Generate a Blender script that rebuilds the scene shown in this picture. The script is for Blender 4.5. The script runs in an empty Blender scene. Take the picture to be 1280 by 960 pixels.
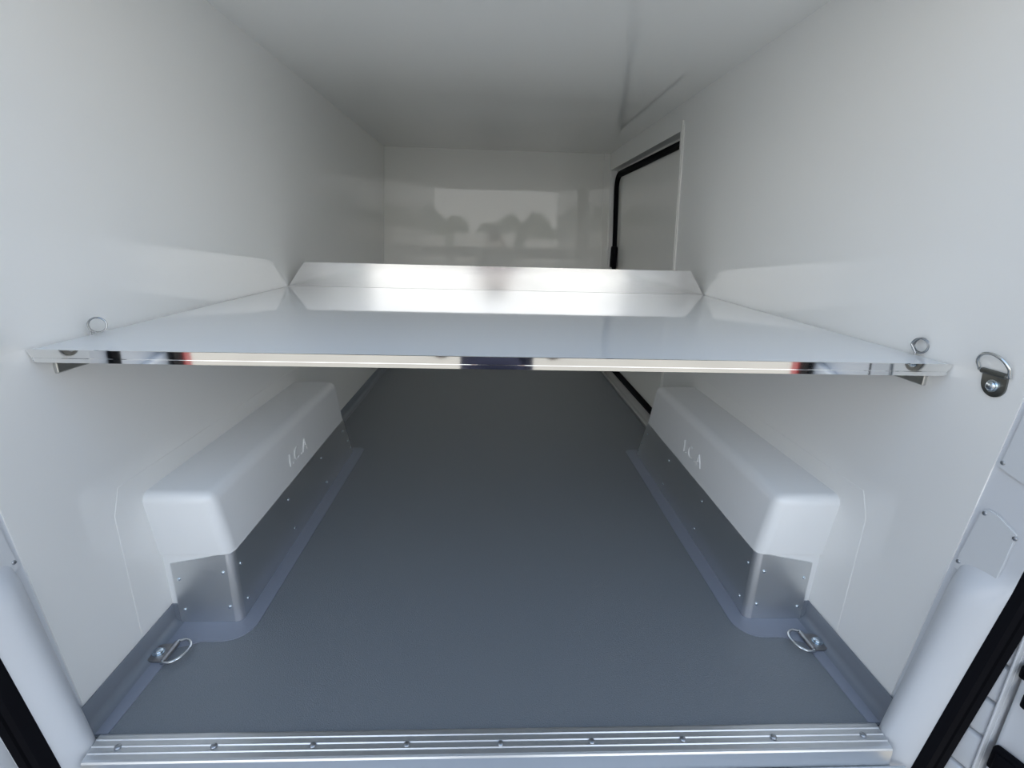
import bpy, bmesh, math, random
from mathutils import Vector, Matrix
random.seed(4)
scene = bpy.context.scene
COL = scene.collection

# ------------------------------------------------------------------ camera
CZ = 0.935
F_PX, YAW, PITCH, ROLL = 619.96, 0.0436, -0.2895, 0.0262
cy, sy, cp, sp, cr, sr = (math.cos(YAW), math.sin(YAW), math.cos(PITCH), math.sin(PITCH), math.cos(ROLL), math.sin(ROLL))
fwd = Vector((sy*cp, cy*cp, sp)); rt = Vector((cy, -sy, 0)); up = rt.cross(fwd)
rt2 = cr*rt + sr*up; up2 = -sr*rt + cr*up
cam_data = bpy.data.cameras.new('camera'); cam = bpy.data.objects.new('camera', cam_data); COL.objects.link(cam)
m = Matrix((rt2, up2, -fwd)).transposed().to_4x4(); m.translation = Vector((-0.0272, 0, CZ)); cam.matrix_world = m
cam_data.sensor_fit = 'HORIZONTAL'; cam_data.sensor_width = 36; cam_data.lens = 36*F_PX/1280; cam_data.clip_start = 0.01
scene.camera = cam

# ------------------------------------------------------------------ light
world = bpy.data.worlds.new('sky'); scene.world = world; world.use_nodes = True
wn = world.node_tree; bg = wn.nodes['Background']
wtc = wn.nodes.new('ShaderNodeTexCoord'); wsp = wn.nodes.new('ShaderNodeSeparateXYZ'); wrp = wn.nodes.new('ShaderNodeValToRGB')
wn.links.new(wtc.outputs['Generated'], wsp.inputs[0]); wn.links.new(wsp.outputs['Z'], wrp.inputs[0]); wn.links.new(wrp.outputs[0], bg.inputs[0])
el = wrp.color_ramp.elements                     # hazy sky, bright towards the horizon
el[0].position = 0.0; el[0].color = (.80, .79, .76, 1); el[1].position = 1.0; el[1].color = (.13, .20, .31, 1)
e = el.new(.18); e.color = (.92, .93, .93, 1)
e = el.new(.45); e.color = (.33, .42, .55, 1)
bg.inputs[1].default_value = 3.1
sun_d = bpy.data.lights.new('sun', 'SUN'); sun_d.energy = 5.0; sun_d.angle = math.radians(2); sun_d.color = (1, .93, .84)
sun = bpy.data.objects.new('sun', sun_d); COL.objects.link(sun)
sun.rotation_euler = Vector((-0.25, -0.8, -1.0)).to_track_quat('-Z', 'Y').to_euler()
scene.view_settings.view_transform = 'Standard'; scene.view_settings.look = 'None'
scene.view_settings.gamma = 1; scene.view_settings.use_curve_mapping = False
scene.view_settings.exposure = 0.02
scene.cycles.max_bounces = 24; scene.cycles.diffuse_bounces = 16; scene.cycles.glossy_bounces = 16

# ------------------------------------------------------------------ materials
def mat(name, col, rough=.5, metal=0, bump=0, bscale=40, spec=.5, aniso=0, var=0, vscale=8, rvar=0, coat=0):
    mt = bpy.data.materials.new(name); mt.use_nodes = True
    nt = mt.node_tree; b = nt.nodes['Principled BSDF']
    b.inputs['Base Color'].default_value = (*col, 1); b.inputs['Roughness'].default_value = rough
    b.inputs['Metallic'].default_value = metal; b.inputs['Specular IOR Level'].default_value = spec
    b.inputs['Anisotropic'].default_value = aniso; b.inputs['Coat Weight'].default_value = coat
    b.inputs['Coat Roughness'].default_value = .08
    tc = nt.nodes.new('ShaderNodeTexCoord')
    def noise(scale, detail=4):
        n = nt.nodes.new('ShaderNodeTexNoise'); n.inputs['Scale'].default_value = scale; n.inputs['Detail'].default_value = detail
        nt.links.new(tc.outputs['Object'], n.inputs['Vector']); return n
    if bump:
        n = noise(bscale); bp = nt.nodes.new('ShaderNodeBump'); bp.inputs['Strength'].default_value = bump; bp.inputs['Distance'].default_value = .01
        nt.links.new(n.outputs['Fac'], bp.inputs['Height']); nt.links.new(bp.outputs['Normal'], b.inputs['Normal'])
    if var:
        n = noise(vscale, 6); mx = nt.nodes.new('ShaderNodeMix'); mx.data_type = 'RGBA'
        mx.inputs[6].default_value = (*[c*(1-var) for c in col], 1); mx.inputs[7].default_value = (*[min(1, c*(1+var)) for c in col], 1)
        nt.links.new(n.outputs['Fac'], mx.inputs[0]); nt.links.new(mx.outputs[2], b.inputs['Base Color'])
    if rvar:
        n = noise(5, 5); mr = nt.nodes.new('ShaderNodeMapRange')
        mr.inputs[3].default_value = max(.02, rough-rvar); mr.inputs[4].default_value = rough+rvar
        nt.links.new(n.outputs['Fac'], mr.inputs[0]); nt.links.new(mr.outputs[0], b.inputs['Roughness'])
    return mt
M = dict(
    gel=mat('white_gelcoat', (.942, .940, .918), .045, bump=.004, bscale=7),
    gel_back=mat('white_panel', (.92, .912, .875), .035, bump=.004, bscale=5),
    gel_box=mat('white_moulded_gelcoat', (.92, .925, .92), .25, bump=.03, bscale=30),
    board=mat('white_laminate', (.83, .845, .86), .04),
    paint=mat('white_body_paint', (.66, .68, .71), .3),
    chrome=mat('polished_aluminium', (.82, .82, .81), .05, 1),
    lip=mat('mill_aluminium', (.72, .72, .72), .17, 1, bump=.004, bscale=14, rvar=.06),
    steel=mat('brushed_steel', (.80, .81, .81), .36, 1, rvar=.03),
    sill=mat('ribbed_aluminium', (.74, .76, .78), .38, 1),
    zinc=mat('zinc_plate', (.42, .40, .39), .35, 1, var=.25, vscale=60),
    corner_bright=mat('corner_highlight_steel', (.93, .92, .91), .38, 1),
    zinc_dark=mat('dark_zinc_plate', (.20, .205, .195), .35, 1, var=.2, vscale=60),
    bolt=mat('bright_zinc', (.72, .80, .86), .22, 1),
    wire=mat('steel_wire', (.70, .72, .73), .2, 1),
    coil=mat('spring_steel', (.38, .40, .42), .25, 1),
    rail=mat('raw_aluminium', (.60, .61, .60), .3, 1),
    vinyl=mat('grey_vinyl_floor', (.208, .227, .248), .42, bump=.25, bscale=420, var=.12, vscale=260),
    band=mat('blue_grey_vinyl_weld', (.275, .30, .365), .40, bump=.05, bscale=60),
    skirt=mat('grey_vinyl_skirt', (.215, .238, .275), .38),
    rubber=mat('black_rubber', (.004, .004, .006), .7, spec=.08),
    screw=mat('screw_steel', (.45, .47, .50), .3, 1),
    plastic=mat('white_plastic', (.64, .66, .68), .4),
    red=mat('red_reflector', (.65, .012, .02), .3),
    concrete=mat('concrete', (.345, .315, .265), .9, var=.15, vscale=1.5),
    render=mat('pale_render', (.74, .72, .68), .9, var=.1, vscale=2),
    leaf=mat('hedge_leaves', (.13, .15, .10), .8, var=.5, vscale=6),
    skin=mat('skin', (.55, .36, .27), .5), cloth=mat('navy_cloth', (.025, .03, .065), .9),
    denim=mat('dark_trousers', (.02, .025, .035), .9), hair=mat('hair', (.03, .02, .015), .6),
    shoe=mat('shoe_leather', (.02, .02, .02), .5), eye=mat('eye', (.8, .8, .8), .2), glass=mat('phone_glass', (.01, .01, .01), .1),
)

# ------------------------------------------------------------------ helpers
def link(name, bm, mt, parent=None, smooth=False, loc=None):
    me = bpy.data.meshes.new(name); bmesh.ops.recalc_face_normals(bm, faces=bm.faces); bm.to_mesh(me); bm.free()
    me.materials.append(M[mt]); o = bpy.data.objects.new(name, me); COL.objects.link(o)
    if smooth:
        for p in me.polygons: p.use_smooth = True
        me.set_sharp_from_angle(angle=math.radians(40))
    if parent: o.parent = parent
    if loc: o.location = loc
    return o
def empty(name, loc, label, cat, group=None):
    o = bpy.data.objects.new(name, None); COL.objects.link(o); o.location = loc; o.empty_display_size = .05
    return tag(o, label, cat, group)
def tag(o, label, cat, group=None):
    o['label'] = label; o['category'] = cat
    if group: o['group'] = group
    return o
def struct(o, label=None, cat=None):
    o['kind'] = 'structure'
    if label: o['label'] = label
    if cat: o['category'] = cat
    return o
def box(bm, lo, hi, bev=0, seg=2):
    r = bmesh.ops.create_cube(bm, size=1)
    lo, hi = Vector(lo), Vector(hi)
    for v in r['verts']: v.co = Vector([(lo[i]+hi[i])/2 + v.co[i]*(hi[i]-lo[i]) for i in range(3)])
    if bev:
        es = list({e for v in r['verts'] for e in v.link_edges})
        bmesh.ops.bevel(bm, geom=es, offset=bev, segments=seg, profile=.5, affect='EDGES')
def hexa(bm, pts, bev=0, seg=4, skip=None):
    """eight corners: bottom ring of four then top ring of four"""
    vs = [bm.verts.new(p) for p in pts]
    fs = [(0,3,2,1), (4,5,6,7), (0,1,5,4), (1,2,6,5), (2,3,7,6), (3,0,4,7)]
    for f in fs: bm.faces.new([vs[i] for i in f])
    if bev:
        es = [e for e in {e for v in vs for e in v.link_edges} if not (skip and skip(e))]
        bmesh.ops.bevel(bm, geom=es, offset=bev, segments=seg, profile=.5, affect='EDGES')
def extrude_poly(bm, pts, vec):
    vec = Vector(vec); a = [bm.verts.new(p) for p in pts]; b = [bm.verts.new(Vector(p)+vec) for p in pts]
    bm.faces.new(a); bm.faces.new(b[::-1]); n = len(pts)
    for i in range(n): bm.faces.new([a[i], b[i], b[(i+1) % n], a[(i+1) % n]])
def loft(bm, rings, closed=True, caps=True):
    vr = [[bm.verts.new(p) for p in r] for r in rings]; n = len(rings[0])
    for a, b in zip(vr, vr[1:]):
        for i in range(n if closed else n-1): bm.faces.new([a[i], a[(i+1) % n], b[(i+1) % n], b[i]])
    if caps and closed: bm.faces.new(vr[0]); bm.faces.new(vr[-1][::-1])
def tube(bm, pts, r, closed=False, n=10):
    pts = [Vector(p) for p in pts]; N = len(pts); rings = []; ref = None
    for i, p in enumerate(pts):
        if closed: t = pts[(i+1) % N]-pts[i-1]
        else: t = pts[min(i+1, N-1)]-pts[max(i-1, 0)]
        t.normalize()
        if ref is None: ref = t.orthogonal()
        ref = (ref - t*ref.dot(t)).normalized(); b = t.cross(ref)
        rings.append([p + r*(math.cos(2*math.pi*k/n)*ref + math.sin(2*math.pi*k/n)*b) for k in range(n)])
    if closed:
        # pick the rotation that best closes the loop
        first = rings[0]; best = min(range(n), key=lambda s: (rings[-1][s]-first[0]).length)
        vr = [[bm.verts.new(p) for p in rg] for rg in rings]
        for i in range(N):
            a = vr[i]; b = vr[(i+1) % N]; s = 0
            if i == N-1: a = a[best:]+a[:best]
            for k in range(n): bm.faces.new([a[k], a[(k+1) % n], b[(k+1) % n], b[k]])
    else: loft(bm, rings)
def disc(bm, c, nrm, r, h, n=20, dome=0):
    """short cylinder (with optional dome) standing on point c along nrm"""
    c, nrm = Vector(c), Vector(nrm).normalized(); a = nrm.orthogonal().normalized(); b = nrm.cross(a)
    prof = [(r, 0), (r, h)] + ([(r*math.cos(t), h+dome*math.sin(t)) for t in (.4, .8, 1.2)] if dome else [])
    loft(bm, [[c+nrm*z+rr*(math.cos(2*math.pi*k/n)*a+math.sin(2*math.pi*k/n)*b) for k in range(n)] for rr, z in prof])
def arc(c, r, a0, a1, n): return [(c[0]+r*math.cos(a0+(a1-a0)*i/n), c[1]+r*math.sin(a0+(a1-a0)*i/n)) for i in range(n+1)]

# ------------------------------------------------------------------ main measures
ZS, ZC, YB, K = .734, 1.4886, 3.658, .0488
TH = .05
def W(z): return .8 if z <= ZS else .8-K*(z-ZS)
def YE(z): return .768-.09*z            # rear edge of the lining
def YS(z): return .692-.09*z            # inner edge of the door seal

# ------------------------------------------------------------------ setting
bm = bmesh.new(); box(bm, (-.86, .742, -.05), (.86, 3.72, 0)); struct(link('floor', bm, 'vinyl'))
bm = bmesh.new(); box(bm, (-.86, .60, ZC), (.86, 3.72, ZC+.05)); struct(link('ceiling', bm, 'gel'))
bm = bmesh.new(); box(bm, (-.86, YB, 0), (.86, YB+.05, ZC)); struct(link('wall_back', bm, 'gel_back'))
def wall_piece(bm, s, z0, z1, y0, y1):
    zs = [z0]+([ZS] if z0 < ZS < z1 else [])+[z1]
    f = y0 if callable(y0) else (lambda z: y0)
    rings = []
    for z in zs:
        rings.append([(s*W(z), f(z), z), (s*(W(z)+TH), f(z), z), (s*(W(z)+TH), y1, z), (s*W(z), y1, z)])
    loft(bm, rings)
bm = bmesh.new(); wall_piece(bm, -1, 0, ZC, YE, YB); struct(link('wall_left', bm, 'gel'))
DY0, DY1, DZ0, DZ1 = 2.30, 3.640, .012, 1.383
bm = bmesh.new()
wall_piece(bm, 1, 0, ZC, YE, DY0); wall_piece(bm, 1, DZ1, ZC, DY0, YB); wall_piece(bm, 1, 0, DZ0, DY0, YB); wall_piece(bm, 1, DZ0, DZ1, DY1, YB)
struct(link('wall_right', bm, 'gel'))

# rear corner strip where the end wall meets the side-door wall
bm = bmesh.new(); extrude_poly(bm, [(W(ZC)-.044, YB-.006, ZC), (W(ZC), YB-.006, ZC), (.8, YB-.006, ZS), (.8, YB-.006, 0), (.752, YB-.006, 0), (.752, YB-.006, ZS)], (0, .006, 0))
struct(link('trim_1', bm, 'gel_back'))

# sliding side door in the recess
dx = .048
door = bpy.data.objects.new('door_1', None); COL.objects.link(door); door.location = (.85, 2.9, 0); struct(door)
def kid(name, bm, mt, parent, smooth=False):
    bmesh.ops.translate(bm, verts=bm.verts, vec=-parent.location)      # mesh kept relative to its thing
    return link(name, bm, mt, parent, smooth)
bm = bmesh.new()
rings = []
for z in (-.03, ZS, 1.46):
    x = W(z)+dx; rings.append([(x+.004, 2.1, z), (x+.05, 2.1, z), (x+.05, 3.657, z), (x+.004, 3.657, z)])
loft(bm, rings); kid('door_panel', bm, 'gel_back', door)
def sealpt(y, z): return (W(z)+dx-.002, y, z)
Y0s, Y1s, Z0s, Z1s, R0 = 2.18, 3.622, .042, 1.352, .09
pts = [(Y1s, z) for z in [Z0s+R0+(Z1s-Z0s-2*R0)*i/20 for i in range(21)]]
pts += arc((Y1s-R0, Z1s-R0), R0, 0, math.pi/2, 8)[1:]
pts += [(Y0s, Z1s), (Y0s, Z0s)]
pts += arc((Y1s-R0, Z0s+R0), R0, -math.pi/2, 0, 8)[:-1]
bm = bmesh.new(); tube(bm, [sealpt(*p) for p in pts], .021, True, 12); kid('door_seal', bm, 'rubber', door, True)
bm = bmesh.new(); box(bm, (W(.80)+.012, 3.555, .74), (W(.80)+.045, 3.63, .885), .008); kid('latch', bm, 'rubber', door)
# white jamb profile on the near side of the side door
bm = bmesh.new()
rings = []
for z in (.02, ZS, 1.42):
    x = W(z); rings.append([(x-.006, DY0-.016, z), (x+.046, DY0-.016, z), (x+.046, DY0+.002, z), (x-.006, DY0+.002, z)])
loft(bm, rings)
rings = []
for z in (.02, ZS, 1.40):
    x = W(z); rings.append([(x-.005, DY0-.030, z), (x-.0001, DY0-.030, z), (x-.0001, DY0-.023, z), (x-.005, DY0-.023, z)])
loft(bm, rings); struct(link('trim_2', bm, 'gel_back'))
# step strip under the side door
bm = bmesh.new(); box(bm, (.772, DY0-.2, 0), (.80, YB-.01, .016), .004); struct(link('trim_3', bm, 'rail'))

# coved vinyl skirts and the welded vinyl bands round the wheel boxes
KX, KY, KYE = .638, 1.036, 2.04       # kick plate face, front, rear end
def skirt(s, y0, y1, name):
    prof = [(.8, .052), (.797, .054), (.795, .05)]+[(.795-.016*(1-math.cos(t)), .003+.016*(1-math.sin(t))) for t in [math.pi/2*i/6 for i in range(7)]]+[(.776, .0025), (.774, 0), (.80, 0)]
    bm = bmesh.new()
    f = lambda z: y0
    loft(bm, [[(s*x, y0, z) for x, z in prof], [(s*x, y1, z) for x, z in prof]])
    if y0 < .8: box(bm, (s*.781 if s > 0 else -.80, KY-.0012, 0), (.80 if s > 0 else -.781, KY+.01, .053))
    return struct(link(name, bm, 'skirt', smooth=True))
skirt(-1, .745, KY+.01, 'baseboard_left'); skirt(1, .745, KY+.01, 'baseboard_right')
skirt(-1, KYE, YB-.005, 'baseboard_left_rear')
def band(s, name):
    o = .0022
    outer = [(.752, KY-.002), (KX, KY-.002), (KX, KYE+.02)]
    # inside edge of the band: round corner then a run to the rear
    pts = [(.778, .746), (.752, .746), (.746, .955), (.70, .972)]
    pts += [(KX+.02+.0, .972)] + arc((KX+.02, 1.035), .063, -math.pi/2, -math.pi, 8)[1:]
    pts += [(.592, 2.06)] + arc((.622, 2.06), .030, math.pi, math.pi/2, 5)[1:] + [(KX+.01, 2.09), (KX+.01, KY+.012), (.778, KY+.012)]
    bm = bmesh.new(); extrude_poly(bm, [(s*x, y, 0) for x, y in pts], (0, 0, o)); return struct(link(name, bm, 'band'))
band(-1, 'trim_4'); band(1, 'trim_5')

# rear pillars
def pillar(s, name):
    bm = bmesh.new(); rings = []
    zs = [-.06+i*.02 for i in range(35)]+[.7, .9, 1.2, 1.55]
    for z in zs:
        t = min(1, max(0, (.405-z)/.055)); b = math.sqrt(max(0, 1-(1-t)**2))
        A = Vector((.802, YE(z)+.002)); B = Vector((.822, YS(z)-.012)); ring = []
        for i in range(25):
            u = i/24; p = A.lerp(B, u); uu = min(1, max(0, (u-.16)/.84)); off = b*(.030+.022*min(1, max(0, (.4-z)/.42)))*math.sin(math.pi*uu)**.6
            ring.append((s*(p.x-off), p.y, z))
        ring += [(s*.90, YS(z)-.012, z), (s*.90, YE(z)+.002, z)]
        rings.append(ring)
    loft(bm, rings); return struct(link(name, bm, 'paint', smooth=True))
pillar(-1, 'trim_6'); pillar(1, 'trim_7')
# white stamped body jamb outside the seals
HP = Vector((.895, .66, 0)); HD = Vector((.30, -.954, 0)).normalized(); HN = Vector((HD.y, -HD.x, 0))   # along the open door, into the opening
def slab(bm, s, u0, u1, w0, w1, z0, z1, bev=0):
    def P(u, w, z): p = HP+HD*u+HN*w; return (s*p.x, p.y, z)
    hexa(bm, [P(u0, w0, z0), P(u1, w0, z0), P(u1, w1, z0), P(u0, w1, z0), P(u0, w0, z1), P(u1, w0, z1), P(u1, w1, z1), P(u0, w1, z1)], bev, 3)
for s, nm in ((-1, 'trim_8'), (1, 'trim_9')):
    bm = bmesh.new(); slab(bm, s, -.07, .012, -.05, .018, -.16, 1.55)
    z = -.158
    for h in (.075, .083, .086, .078, .080, .088, .1, .12, .12, .12, .14, .14, .16, .16):
        slab(bm, s, -.066, .0075, .010, .030, z+.0025, z+h-.0025, .007); z += h
    slab(bm, s, .008, .0115, .010, .033, -.158, 1.55, .0012)
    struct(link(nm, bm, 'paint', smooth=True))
# white ledge of the bumper under the threshold
bm = bmesh.new(); box(bm, (-.775, .36, -.12), (.775, .735, -.040), .02, 3); tag(link('bumper_step', bm, 'paint', smooth=True), 'white painted bumper step below the ribbed metal threshold', 'bumper')
# outdoors behind the camera
ZG = -.674
bm = bmesh.new(); box(bm, (-30, -40, ZG-.2), (30, 30, ZG)); struct(link('ground', bm, 'concrete'))

# ------------------------------------------------------------------ shelf
sh = empty('shelf', (0, .832, ZS-.02), 'wide white shelf with polished metal front edge spanning the load space', 'shelf')
bm = bmesh.new(); box(bm, (-.7955, .836, ZS-.020), (.7955, 1.929, ZS)); kid('board', bm, 'board', sh)
bm = bmesh.new()
# front edge profile: upper band, groove, lower band; lower corners cut back
def edge_prof(z0, z1, y0):
    f = lambda z: .8-.008*(ZS-z)/.02*1.5
    extrude_poly(bm, [(-f(z0), y0, z0), (f(z0), y0, z0), (f(z1), y0, z1), (-f(z1), y0, z1)], (0, .836-y0, 0))
edge_prof(ZS-.0125, ZS+.0006, .832); edge_prof(ZS-.0137, ZS-.0125, .8335); edge_prof(ZS-.021, ZS-.0137, .8318)
kid('front_edge', bm, 'chrome', sh)
bm = bmesh.new(); extrude_poly(bm, [(-.797, 1.933, ZS-.02), (.797, 1.933, ZS-.02), (.797, 1.933, ZS+.002), (.737, 1.933, ZS+.089), (-.733, 1.933, ZS+.089), (-.797, 1.933, ZS+.002)], (0, .003, 0))
kid('back_upstand', bm, 'lip', sh)
for s, side in ((-1, 'left'), (1, 'right')):
    bm = bmesh.new(); box(bm, (s*.7925 if s > 0 else -.8, .875, ZS-.052), (.8 if s > 0 else -.7925, 1.925, ZS-.021), .0015, 1)
    tag(link('support_rail', bm, 'rail'), f'metal support rail under the shelf on the {side} wall', 'rail', None)

# ------------------------------------------------------------------ wheel boxes
def letters(s):
    bm = bmesh.new(); h = .040; r = .0022; x = s*.6368
    def P(u, v): return (x-s*.0, (1.405+u) if s < 0 else (1.545-u), .243+v)
    tube(bm, [P(0, 0), P(0, h)], r, n=8)
    for u in (.020, .090): disc(bm, P(u, .003), (1 if s < 0 else -1, 0, 0), .0028, .003, 8)
    tube(bm, [P(.056+.020*math.cos(a)*.9, h/2+.020*math.sin(a)) for a in [math.radians(50+260*i/14) for i in range(15)]], r, n=8)
    tube(bm, [P(.104, 0), P(.121, h), P(.138, 0)], r, n=8); tube(bm, [P(.110, .014), P(.132, .014)], r, n=8)
    return bm
def wheel_box(s, side):
    t = empty('wheel_box', (s*.72, 1.5, 0), f'long white moulded wheel box with metal kick plate on the {side} side', 'wheel box')
    bm = bmesh.new()
    lo = lambda x, y, z: (s*x, y, z)
    # overhanging upper body
    hexa(bm, [lo(.634, 1.030, .197), lo(.7995, 1.030, .197), lo(.7995, 1.950, .197), lo(.634, 1.950, .197),
              lo(.646, 1.008, .3665), lo(.7995, 1.008, .3665), lo(.7995, 1.920, .3665), lo(.646, 1.920, .3665)], .026, 5,
         skip=lambda e: all(abs(abs(v.co.x)-.7995) < .001 for v in e.verts) or all(v.co.z < .2 for v in e.verts))
    # lower body down to the floor
    hexa(bm, [lo(.642, 1.040, .0), lo(.7995, 1.040, .0), lo(.7995, 2.015, .0), lo(.642, 2.015, .0),
              lo(.638, 1.036, .20), lo(.7995, 1.036, .20), lo(.7995, 1.93, .20), lo(.638, 1.93, .20)], .014, 3,
         skip=lambda e: not (all(abs(v.co.x) < .65 and v.co.y < 1.1 for v in e.verts)))
    kid('cover', bm, 'gel_box', t, True)
    # bonding flange on the wall
    bm = bmesh.new(); pts = [(.93, .06), (.93, .36), (.955, .415), (2.0, .415), (2.0, .06)]
    extrude_poly(bm, [(s*.8, y, z) for y, z in pts], (-s*.0013, 0, 0))
    bmesh.ops.bevel(bm, geom=[e for e in bm.edges], offset=.001, segments=2, affect='EDGES'); kid('bonding_flange', bm, 'gel', t, True)
    # kick plate: front leg, rounded corner, side leg
    r = .016; x0, y0 = KX-.002, KY-.002
    path = [(.783, y0), (x0+r, y0)] + arc((x0+r, y0+r), r, -math.pi/2, -math.pi, 8)[1:] + [(x0, 2.03)]
    inn = [(.783, y0+.002), (x0+r, y0+.002)] + arc((x0+r, y0+r), r-.002, -math.pi/2, -math.pi, 8)[1:] + [(x0+.002, 2.03)]
    ztop = lambda x, y: .197 if y > 1.06 or x < .66 else .197-.026*(x-.66)/.12
    bm = bmesh.new(); poly = path+inn[::-1]; n = len(poly)
    yend = lambda y, z: y if y < 2 else (1.94 if z > .1 else 2.04)
    a = [bm.verts.new((s*x, yend(y, 0), .0025)) for x, y in poly]; b = [bm.verts.new((s*x, yend(y, 1), ztop(x, y))) for x, y in poly]
    for i in range(n): bm.faces.new([a[i], a[(i+1) % n], b[(i+1) % n], b[i]])
    m_ = len(path)
    for i in range(m_-1):
        bm.faces.new([a[i], a[n-1-i], a[n-2-i], a[i+1]]); bm.faces.new([b[i], b[i+1], b[n-2-i], b[n-1-i]])
    kp = kid('kick_plate', bm, 'steel', t, True)
    ca = arc((x0+r, y0+r), r+.0012, -math.pi/2-.0, -math.pi, 8); cb = arc((x0+r, y0+r), r+.0002, -math.pi/2, -math.pi, 8)[::-1]
    bm = bmesh.new(); extrude_poly(bm, [(s*x, y, .003) for x, y in ca+cb], (0, 0, .1935))
    o = kid('corner_highlight', bm, 'corner_bright', t, True); o.parent = kp  # brighter metal laid over the rounded corner to stand in for its highlight
    riv = [((.769, y0, .127), (0, -1, 0)), ((.663, y0, .145), (0, -1, 0)), ((.769, y0, .039), (0, -1, 0)), ((.660, y0, .047), (0, -1, 0))]
    riv += [((x0, y, z), (-1, 0, 0)) for y, z in ((1.064, .15), (1.074, .04), (1.36, .155), (1.382, .043), (1.66, .152), (1.69, .04), (1.925, .148), (2.018, .033), (1.985, .08))]
    for p, nr in riv:
        bm = bmesh.new(); disc(bm, (s*p[0], p[1], p[2]), (s*nr[0], nr[1], 0), .0042, .0012, 12, .002)
        o = kid('rivet', bm, 'bolt', t, True); o.parent = kp
    kid('raised_lettering', letters(s), 'gel_box', t, True)
    return t
wheel_box(-1, 'left'); wheel_box(1, 'right')

# ------------------------------------------------------------------ threshold
th = empty('threshold', (0, .715, 0), 'ribbed aluminium threshold strip screwed along the rear floor edge', 'threshold')
bm = bmesh.new()
prof = [(.744, 0), (.744, .003), (.740, .005)]
for yc in (.731, .718, .705):
    prof += [(yc+.004, .005), (yc+.002, .0068), (yc, .0068), (yc-.0015, .005)]
prof += [(.694, .005), (.690, .004), (.688, .001), (.687, -.036), (.691, -.036), (.692, 0)]
loft(bm, [[(-.758-.1*(y-.69), y, z) for y, z in prof], [(.758+.1*(y-.69), y, z) for y, z in prof]])
kid('strip', bm, 'sill', th)
bm = bmesh.new(); box(bm, (-.79, .674, -.0405), (.79, .686, -.034), .003); kid('sealant_bead', bm, 'plastic', th)
for x in (-.712, -.537, -.354, -.178, 0, .176, .355, .536, .718):
    bm = bmesh.new(); disc(bm, (x, .711+.004*abs(x)*2, .0055), (0, 0, 1), .0062, .001, 16, .003); kid('screw', bm, 'screw', th, True)

# ------------------------------------------------------------------ tie-down rings
def tie_ring(name_label, origin, X, Y, N, lift, group, k=1, pm='zinc'):
    """X: along hinge bar, Y: from plate towards ring, N: out of the surface"""
    X, Y, N = Vector(X).normalized(), Vector(Y).normalized(), Vector(N).normalized()
    t = empty('tie_down_ring', origin, name_label, 'tie-down ring', group)
    O = Vector(origin); P = lambda a, b, c: O+(X*a+Y*b+N*c)*k
    R = .021
    bm = bmesh.new()
    out = [(-R, .016), (-R, 0)]+[(R*math.cos(math.pi+math.pi*i/14), R*math.sin(math.pi+math.pi*i/14)) for i in range(1, 14)]+[(R, 0), (R, .016)]
    extrude_poly(bm, [P(a, b, .0003) for a, b in out], N*.003)
    tube(bm, [P(-R, .018, .0045), P(R, .018, .0045)], .0048*k, n=12)
    kid('plate', bm, pm, t, True)
    bm = bmesh.new(); disc(bm, P(0, -.003, .003), N, .0105*k, .002, 20); disc(bm, P(0, -.003, .005), N, .0082*k, .002, 20, .004); kid('bolt', bm, 'bolt', t, True)
    ca, sa = math.cos(lift), math.sin(lift)
    Q = lambda a, b: P(a, .018+b*ca, .0048+b*sa)
    pts = [Q(-.026+.052*i/8, 0) for i in range(9)] + [Q(.026+.003*math.sin(math.pi*0), .006)] + [Q(.028*math.cos(th_), .008+.026*math.sin(th_)) for th_ in [math.pi*i/16 for i in range(1, 16)]] + [Q(-.026, .006)]
    bm = bmesh.new(); tube(bm, pts, .0027*k, True, 10); kid('ring', bm, 'wire', t, True)
    return t
tie_ring('metal tie-down ring on the left floor beside the threshold', (-.772, .936, .0026), (0, 1, 0), (1, 0, 0), (0, 0, 1), .12, 'floor tie-down rings', 1.22)
tie_ring('metal tie-down ring on the right floor beside the threshold', (.772, .952, .0026), (0, -1, 0), (-1, 0, 0), (0, 0, 1), .12, 'floor tie-down rings', 1.22)
tie_ring('dark metal tie-down ring bolted to the right wall beyond the shelf end', (.7999, .752, .722), (.0, 1, .02), (0, .1, 1), (-1, 0, 0), .35, 'wall tie-down rings', 1, 'zinc_dark')
tie_ring('metal tie-down ring on the left wall, cut off at the left picture edge', (-.7999, .748, .726), (.0, 1, -.02), (0, .1, 1), (1, 0, 0), .35, 'wall tie-down rings', 1, 'zinc_dark')

# ------------------------------------------------------------------ wire coil pins standing at the shelf ends
def coil(label, base, axis, turns, r, lean, a0=math.pi):
    axis = Vector(axis).normalized(); u = axis.cross(Vector((0, 0, 1))).normalized(); v = u.cross(axis)
    if v.z < 0: v = -v
    B = Vector(base); c = B+Vector((0, 0, .006+r))+u*lean
    pts = [B+Vector((0, 0, .0012)), B+Vector((0, 0, .006))]
    n = int(turns*28)
    for i in range(n+1):
        a = a0+2*math.pi*i/28*(-1 if a0 else 1)
        pts.append(c+u*(math.cos(a)*r)+v*(math.sin(a)*r)+axis*(.0034*(i/28)))
    bm = bmesh.new(); tube(bm, pts, .0016, False, 8)
    return tag(link('wire_coil', bm, 'coil', smooth=True), label, 'wire pin', 'wire coil pins at the shelf ends')
coil('thin wire coil standing on the left end of the shelf', (-.786, .956, ZS), (.55, -.82, .12), 2.3, .0138, -.012, 0)
coil('thin wire coil standing on the right end of the shelf', (.7885, .905, ZS), (.93, .36, .0), 3.2, .0138, .004)

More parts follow.
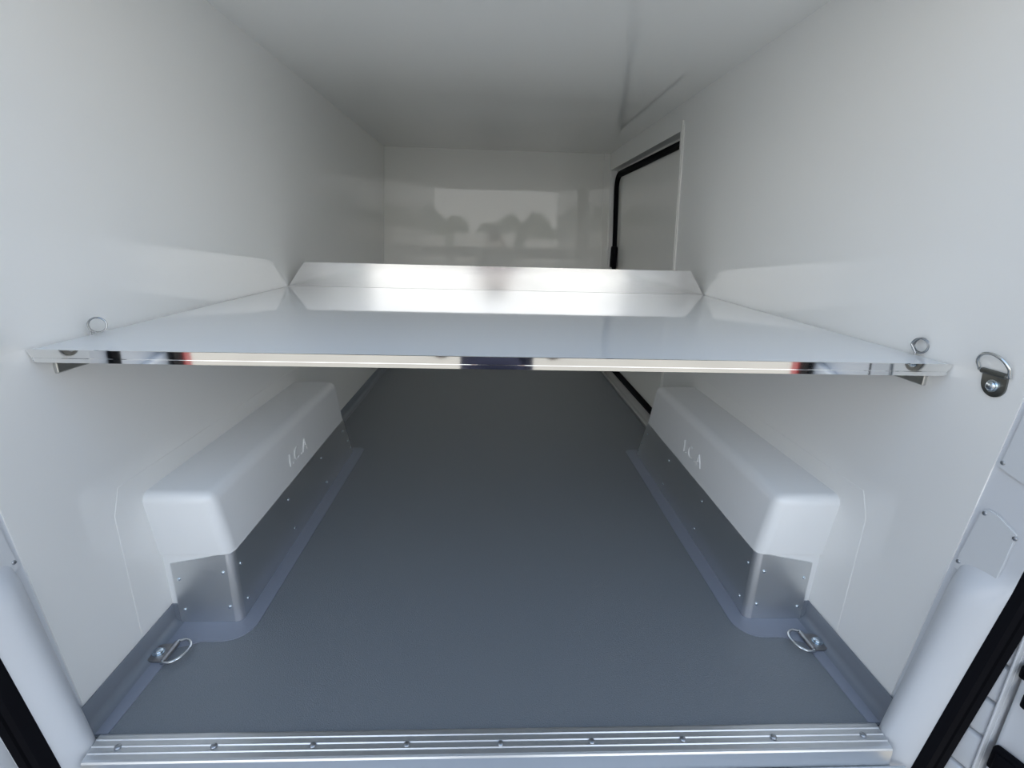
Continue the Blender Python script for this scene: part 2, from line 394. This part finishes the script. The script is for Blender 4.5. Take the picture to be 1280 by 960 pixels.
# ------------------------------------------------------------------ screwed covers on the pillars
def cover(s, pts, screws, label):
    # plate lying on the pillar face between the lining edge and the seal
    X = lambda y, z: .802+(.02/(.09))*(YE(z)+.002-y)
    cy_ = sum(p[0] for p in pts)/len(pts); cz_ = sum(p[1] for p in pts)/len(pts)
    t = empty('access_cover', (s*.81, cy_, cz_), label, 'cover')
    bm = bmesh.new(); n = Vector((-1, -.222, 0)).normalized()*.004
    extrude_poly(bm, [(s*(X(y, z)-.0005), y, z) for y, z in pts], (s*n.x, n.y, 0))
    bmesh.ops.bevel(bm, geom=[e for e in bm.edges], offset=.0022, segments=2, affect='EDGES'); kid('plate', bm, 'plastic', t, True)
    for y, z in screws:
        bm = bmesh.new(); disc(bm, (s*(X(y, z)-.0042), y-.0009, z), (-s, -.222, 0), .0036, .001, 12, .0012); kid('screw', bm, 'screw', t, True)
low = [(.728, .393), (.712, .512), (.703, .520), (.690, .518), (.658, .500), (.668, .352)]
for s, side in ((-1, 'left'), (1, 'right')):
    cover(s, low, [(.721, .405), (.706, .510), (.660, .492)], f'white screwed access cover low on the {side} rear pillar' + (' beside the black seal' if s > 0 else ' at picture edge'))
cover(1, [(.708, .594), (.690, .770), (.636, .770), (.644, .580), (.676, .582)], [(.703, .604), (.690, .755)], 'white screwed cover on the right pillar, above the lower cover')

# ------------------------------------------------------------------ rear door seals
def weatherstrip(s, side):
    bm = bmesh.new(); rings = []
    prof = [(.818, -.012), (.818, .006), (.824, .016), (.834, .018), (.841, .010), (.846, .004), (.852, .012), (.864, .014), (.874, .006), (.876, -.012)]
    for z in [-.10+.1*i for i in range(17)]: rings.append([(s*(x-(.009 if s < 0 else -.004)-.016*min(1.2, max(0, (.4-z)/.42))), YS(z)-.006-(y*1.2), z) for x, y in prof])
    loft(bm, rings); tag(link('door_seal_strip', bm, 'rubber', smooth=True), f'black rubber door seal running down the {side} rear jamb', 'door seal')
weatherstrip(-1, 'left'); weatherstrip(1, 'right')

# ------------------------------------------------------------------ rear doors, swung open
def rear_door(s, side):
    t = empty('rear_door', (s*HP.x, HP.y, -.12), f'white rear van door swung open on the {side}, beyond the black seal', 'door')
    bm = bmesh.new(); slab(bm, s, .016, .80, -.06, -.02, -.16, 1.5, .006)
    slab(bm, s, .016, .14, -.022, .010, -.155, 1.48, .008)
    slab(bm, s, .17, .70, -.022, .004, -.1, .55, .012); slab(bm, s, .17, .70, -.022, .004, .65, 1.42, .012); slab(bm, s, .74, .80, -.022, .016, -.12, 1.45, .01)
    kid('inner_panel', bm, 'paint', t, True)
    for u0, u1, z0, z1 in ((.020, .075, .035, .085), (.030, .075, .185, .215), (.016, .05, .235, .262), (.016, .05, .30, .335), (.03, .10, .95, 1.03)):
        bm = bmesh.new(); slab(bm, s, u0, u1, .009, .026, z0, z1, .006); slab(bm, s, u0+.009, u1-.009, .024, .032, z0+.006, z1-.006, .003); kid('hinge_bracket', bm, 'rubber', t, True)
    bm = bmesh.new(); slab(bm, s, .635, .740, .004, .022, .05, .85, .005); kid('black_trim', bm, 'rubber', t)
    bm = bmesh.new(); slab(bm, s, .744, .826, .014, .024, .05, .85, .002); kid('red_reflector', bm, 'red', t)
rear_door(-1, 'left'); rear_door(1, 'right')

# ------------------------------------------------------------------ what stands behind the camera, seen only in reflections
bm = bmesh.new()
for i in range(26):
    x = -16+i*1.3+random.uniform(-.3, .3); r = random.uniform(1.0, 1.6)
    q = bmesh.ops.create_icosphere(bm, subdivisions=3, radius=r)
    for v in q['verts']:
        v.co *= 1+random.uniform(-.12, .12); v.co.z *= 1.5; v.co += Vector((x*1.6, -31, ZG+1.0))
        v.co.z = max(v.co.z, ZG)
struct(link('hedge', bm, 'leaf'), 'tall dark green hedge at the far edge of the yard', 'hedge')

bm = bmesh.new()  # pale wall added for a bright band in reflections and more low light
for x0, x1, h in ((-9, -3.2, 1.5), (-2.6, 1.4, 1.75), (2.0, 8.5, 1.45)): box(bm, (x0, -27.2, ZG-.05), (x1, -27, ZG+h), .03)
struct(link('added_bounce_wall', bm, 'render'), 'unseen pale low wall added before the hedge for its bright reflection', 'wall')

def skinned(name, verts, edges, radii, mt, parent, root=0, sub=2):
    me = bpy.data.meshes.new(name); me.from_pydata(verts, edges, []); o = bpy.data.objects.new(name, me); COL.objects.link(o)
    me.materials.append(M[mt]); md = o.modifiers.new('skin', 'SKIN'); md.use_smooth_shade = True
    for i, r in enumerate(radii):
        sv = me.skin_vertices[0].data[i]; sv.radius = r if isinstance(r, tuple) else (r, r); sv.use_root = (i == root)
    sb = o.modifiers.new('sub', 'SUBSURF'); sb.levels = sub; sb.render_levels = sub
    o.parent = parent; return o
person = empty('person', (-.005, -.40, ZG), 'person in dark navy jacket and trousers holding up a phone', 'person')
V, E_, Rr = [], [], []
def add(p, r, prev=None):
    V.append(p); Rr.append(r)
    if prev is not None: E_.append((prev, len(V)-1))
    return len(V)-1
pel = add((0, 0, .93), (.15, .10)); bel = add((0, 0, 1.08), (.13, .095), pel); ch = add((0, .0, 1.27), (.155, .10), bel)
nb = add((0, 0, 1.41), (.07, .06), ch); nk = add((0, .01, 1.48), .05, nb); jaw = add((0, .03, 1.545), (.055, .07), nk)
mid = add((0, .02, 1.62), (.072, .088), jaw); top = add((0, .01, 1.695), (.055, .065), mid)
arms = {}
for s in (-1, 1):
    a = add((s*.16, 0, 1.38), .058, nb); b = add((s*.22, .05, 1.20), .045, a); e = add((s*.23, .14, 1.16), .042, b); w = add((s*.115, .31, 1.50), .026, e)
    p1 = add((s*.10, .335, 1.545), (.018, .034), w); p2 = add((s*.092, .345, 1.585), (.014, .036), p1)
    for k in range(4):
        z = 1.565+.017*k; L = (.026, .030, .029, .022)[k]
        f1 = add((s*.090, .362, z), .0085, p2); f2 = add((s*.083, .362+L*.6, z+.004), .0078, f1); add((s*(.083-L*.5), .366+L*.6, z+.006), .0065, f2)
    t1 = add((s*.082, .335, 1.56), .0105, p1); t2 = add((s*.066, .338, 1.585), .009, t1); add((s*.052, .342, 1.60), .0075, t2)
    h = add((s*.085, 0, .88), .085, pel); kn = add((s*.10, .02, .50), .058, h); an = add((s*.11, 0, .09), .04, kn); add((s*.125, .13, .04), (.04, .03), an)
skinned('body', V, E_, Rr, 'skin', person)
Vj, Ej, Rj = [], [], []
V, E_, Rr = Vj, Ej, Rj
c00 = add((0, 0, .74), (.185, .14)); c0 = add((0, 0, .88), (.185, .135), c00); c1 = add((0, 0, 1.05), (.165, .12), c0); c2 = add((0, 0, 1.27), (.178, .12), c1); c3 = add((0, 0, 1.40), (.085, .07), c2)
for s in (-1, 1):
    a = add((s*.165, 0, 1.375), .072, c3); b = add((s*.225, .05, 1.20), .058, a); e = add((s*.235, .14, 1.16), .055, b); add((s*.13, .285, 1.46), .037, e)
skinned('jacket', Vj, Ej, Rj, 'cloth', person)
for s in (-1, 1):
    V, E_, Rr = [], [], []
    h0 = add((s*.078, 0, .94), (.092, .105)); h = add((s*.085, 0, .80), .094, h0); kn = add((s*.10, .02, .50), .075, h); add((s*.11, 0, .07), .062, kn)
    skinned('trouser_leg', V, E_, Rr, 'denim', person)
for s in (-1, 1):
    V, E_, Rr = [], [], []
    a = add((s*.11, -.03, .045), .052); b = add((s*.117, .06, .042), (.052, .045), a); add((s*.127, .15, .035), (.045, .035), b)
    skinned('shoe', V, E_, Rr, 'shoe', person)
    bm = bmesh.new(); bmesh.ops.create_uvsphere(bm, u_segments=12, v_segments=8, radius=.011); o = link('eye', bm, 'eye', person, True); o.location = (s*.03, .098, 1.625)
bm = bmesh.new(); bmesh.ops.create_uvsphere(bm, u_segments=24, v_segments=16, radius=1)
bmesh.ops.delete(bm, geom=[v for v in bm.verts if v.co.z < -.1 and v.co.y > -.2], context='VERTS')
for v in bm.verts: v.co = Vector((v.co.x*.083, v.co.y*.10+.008, v.co.z*.095+1.655))
link('hair', bm, 'hair', person, True)
bm = bmesh.new(); extrude_poly(bm, [(-.008, .104, 1.63), (.008, .104, 1.63), (.014, .108, 1.59), (0, .128, 1.588), (-.014, .108, 1.59)], (0, -.02, .002)); link('nose', bm, 'skin', person, True)
# phone held right behind the viewpoint
bm = bmesh.new(); box(bm, (-.073, -.004, -.036), (.073, .004, .036), .003)
ph = tag(link('phone', bm, 'glass'), 'black phone held up by the person in navy', 'phone'); ph.location = (-.005, -.018, CZ-.02); ph.rotation_euler = (PITCH, 0, 0)
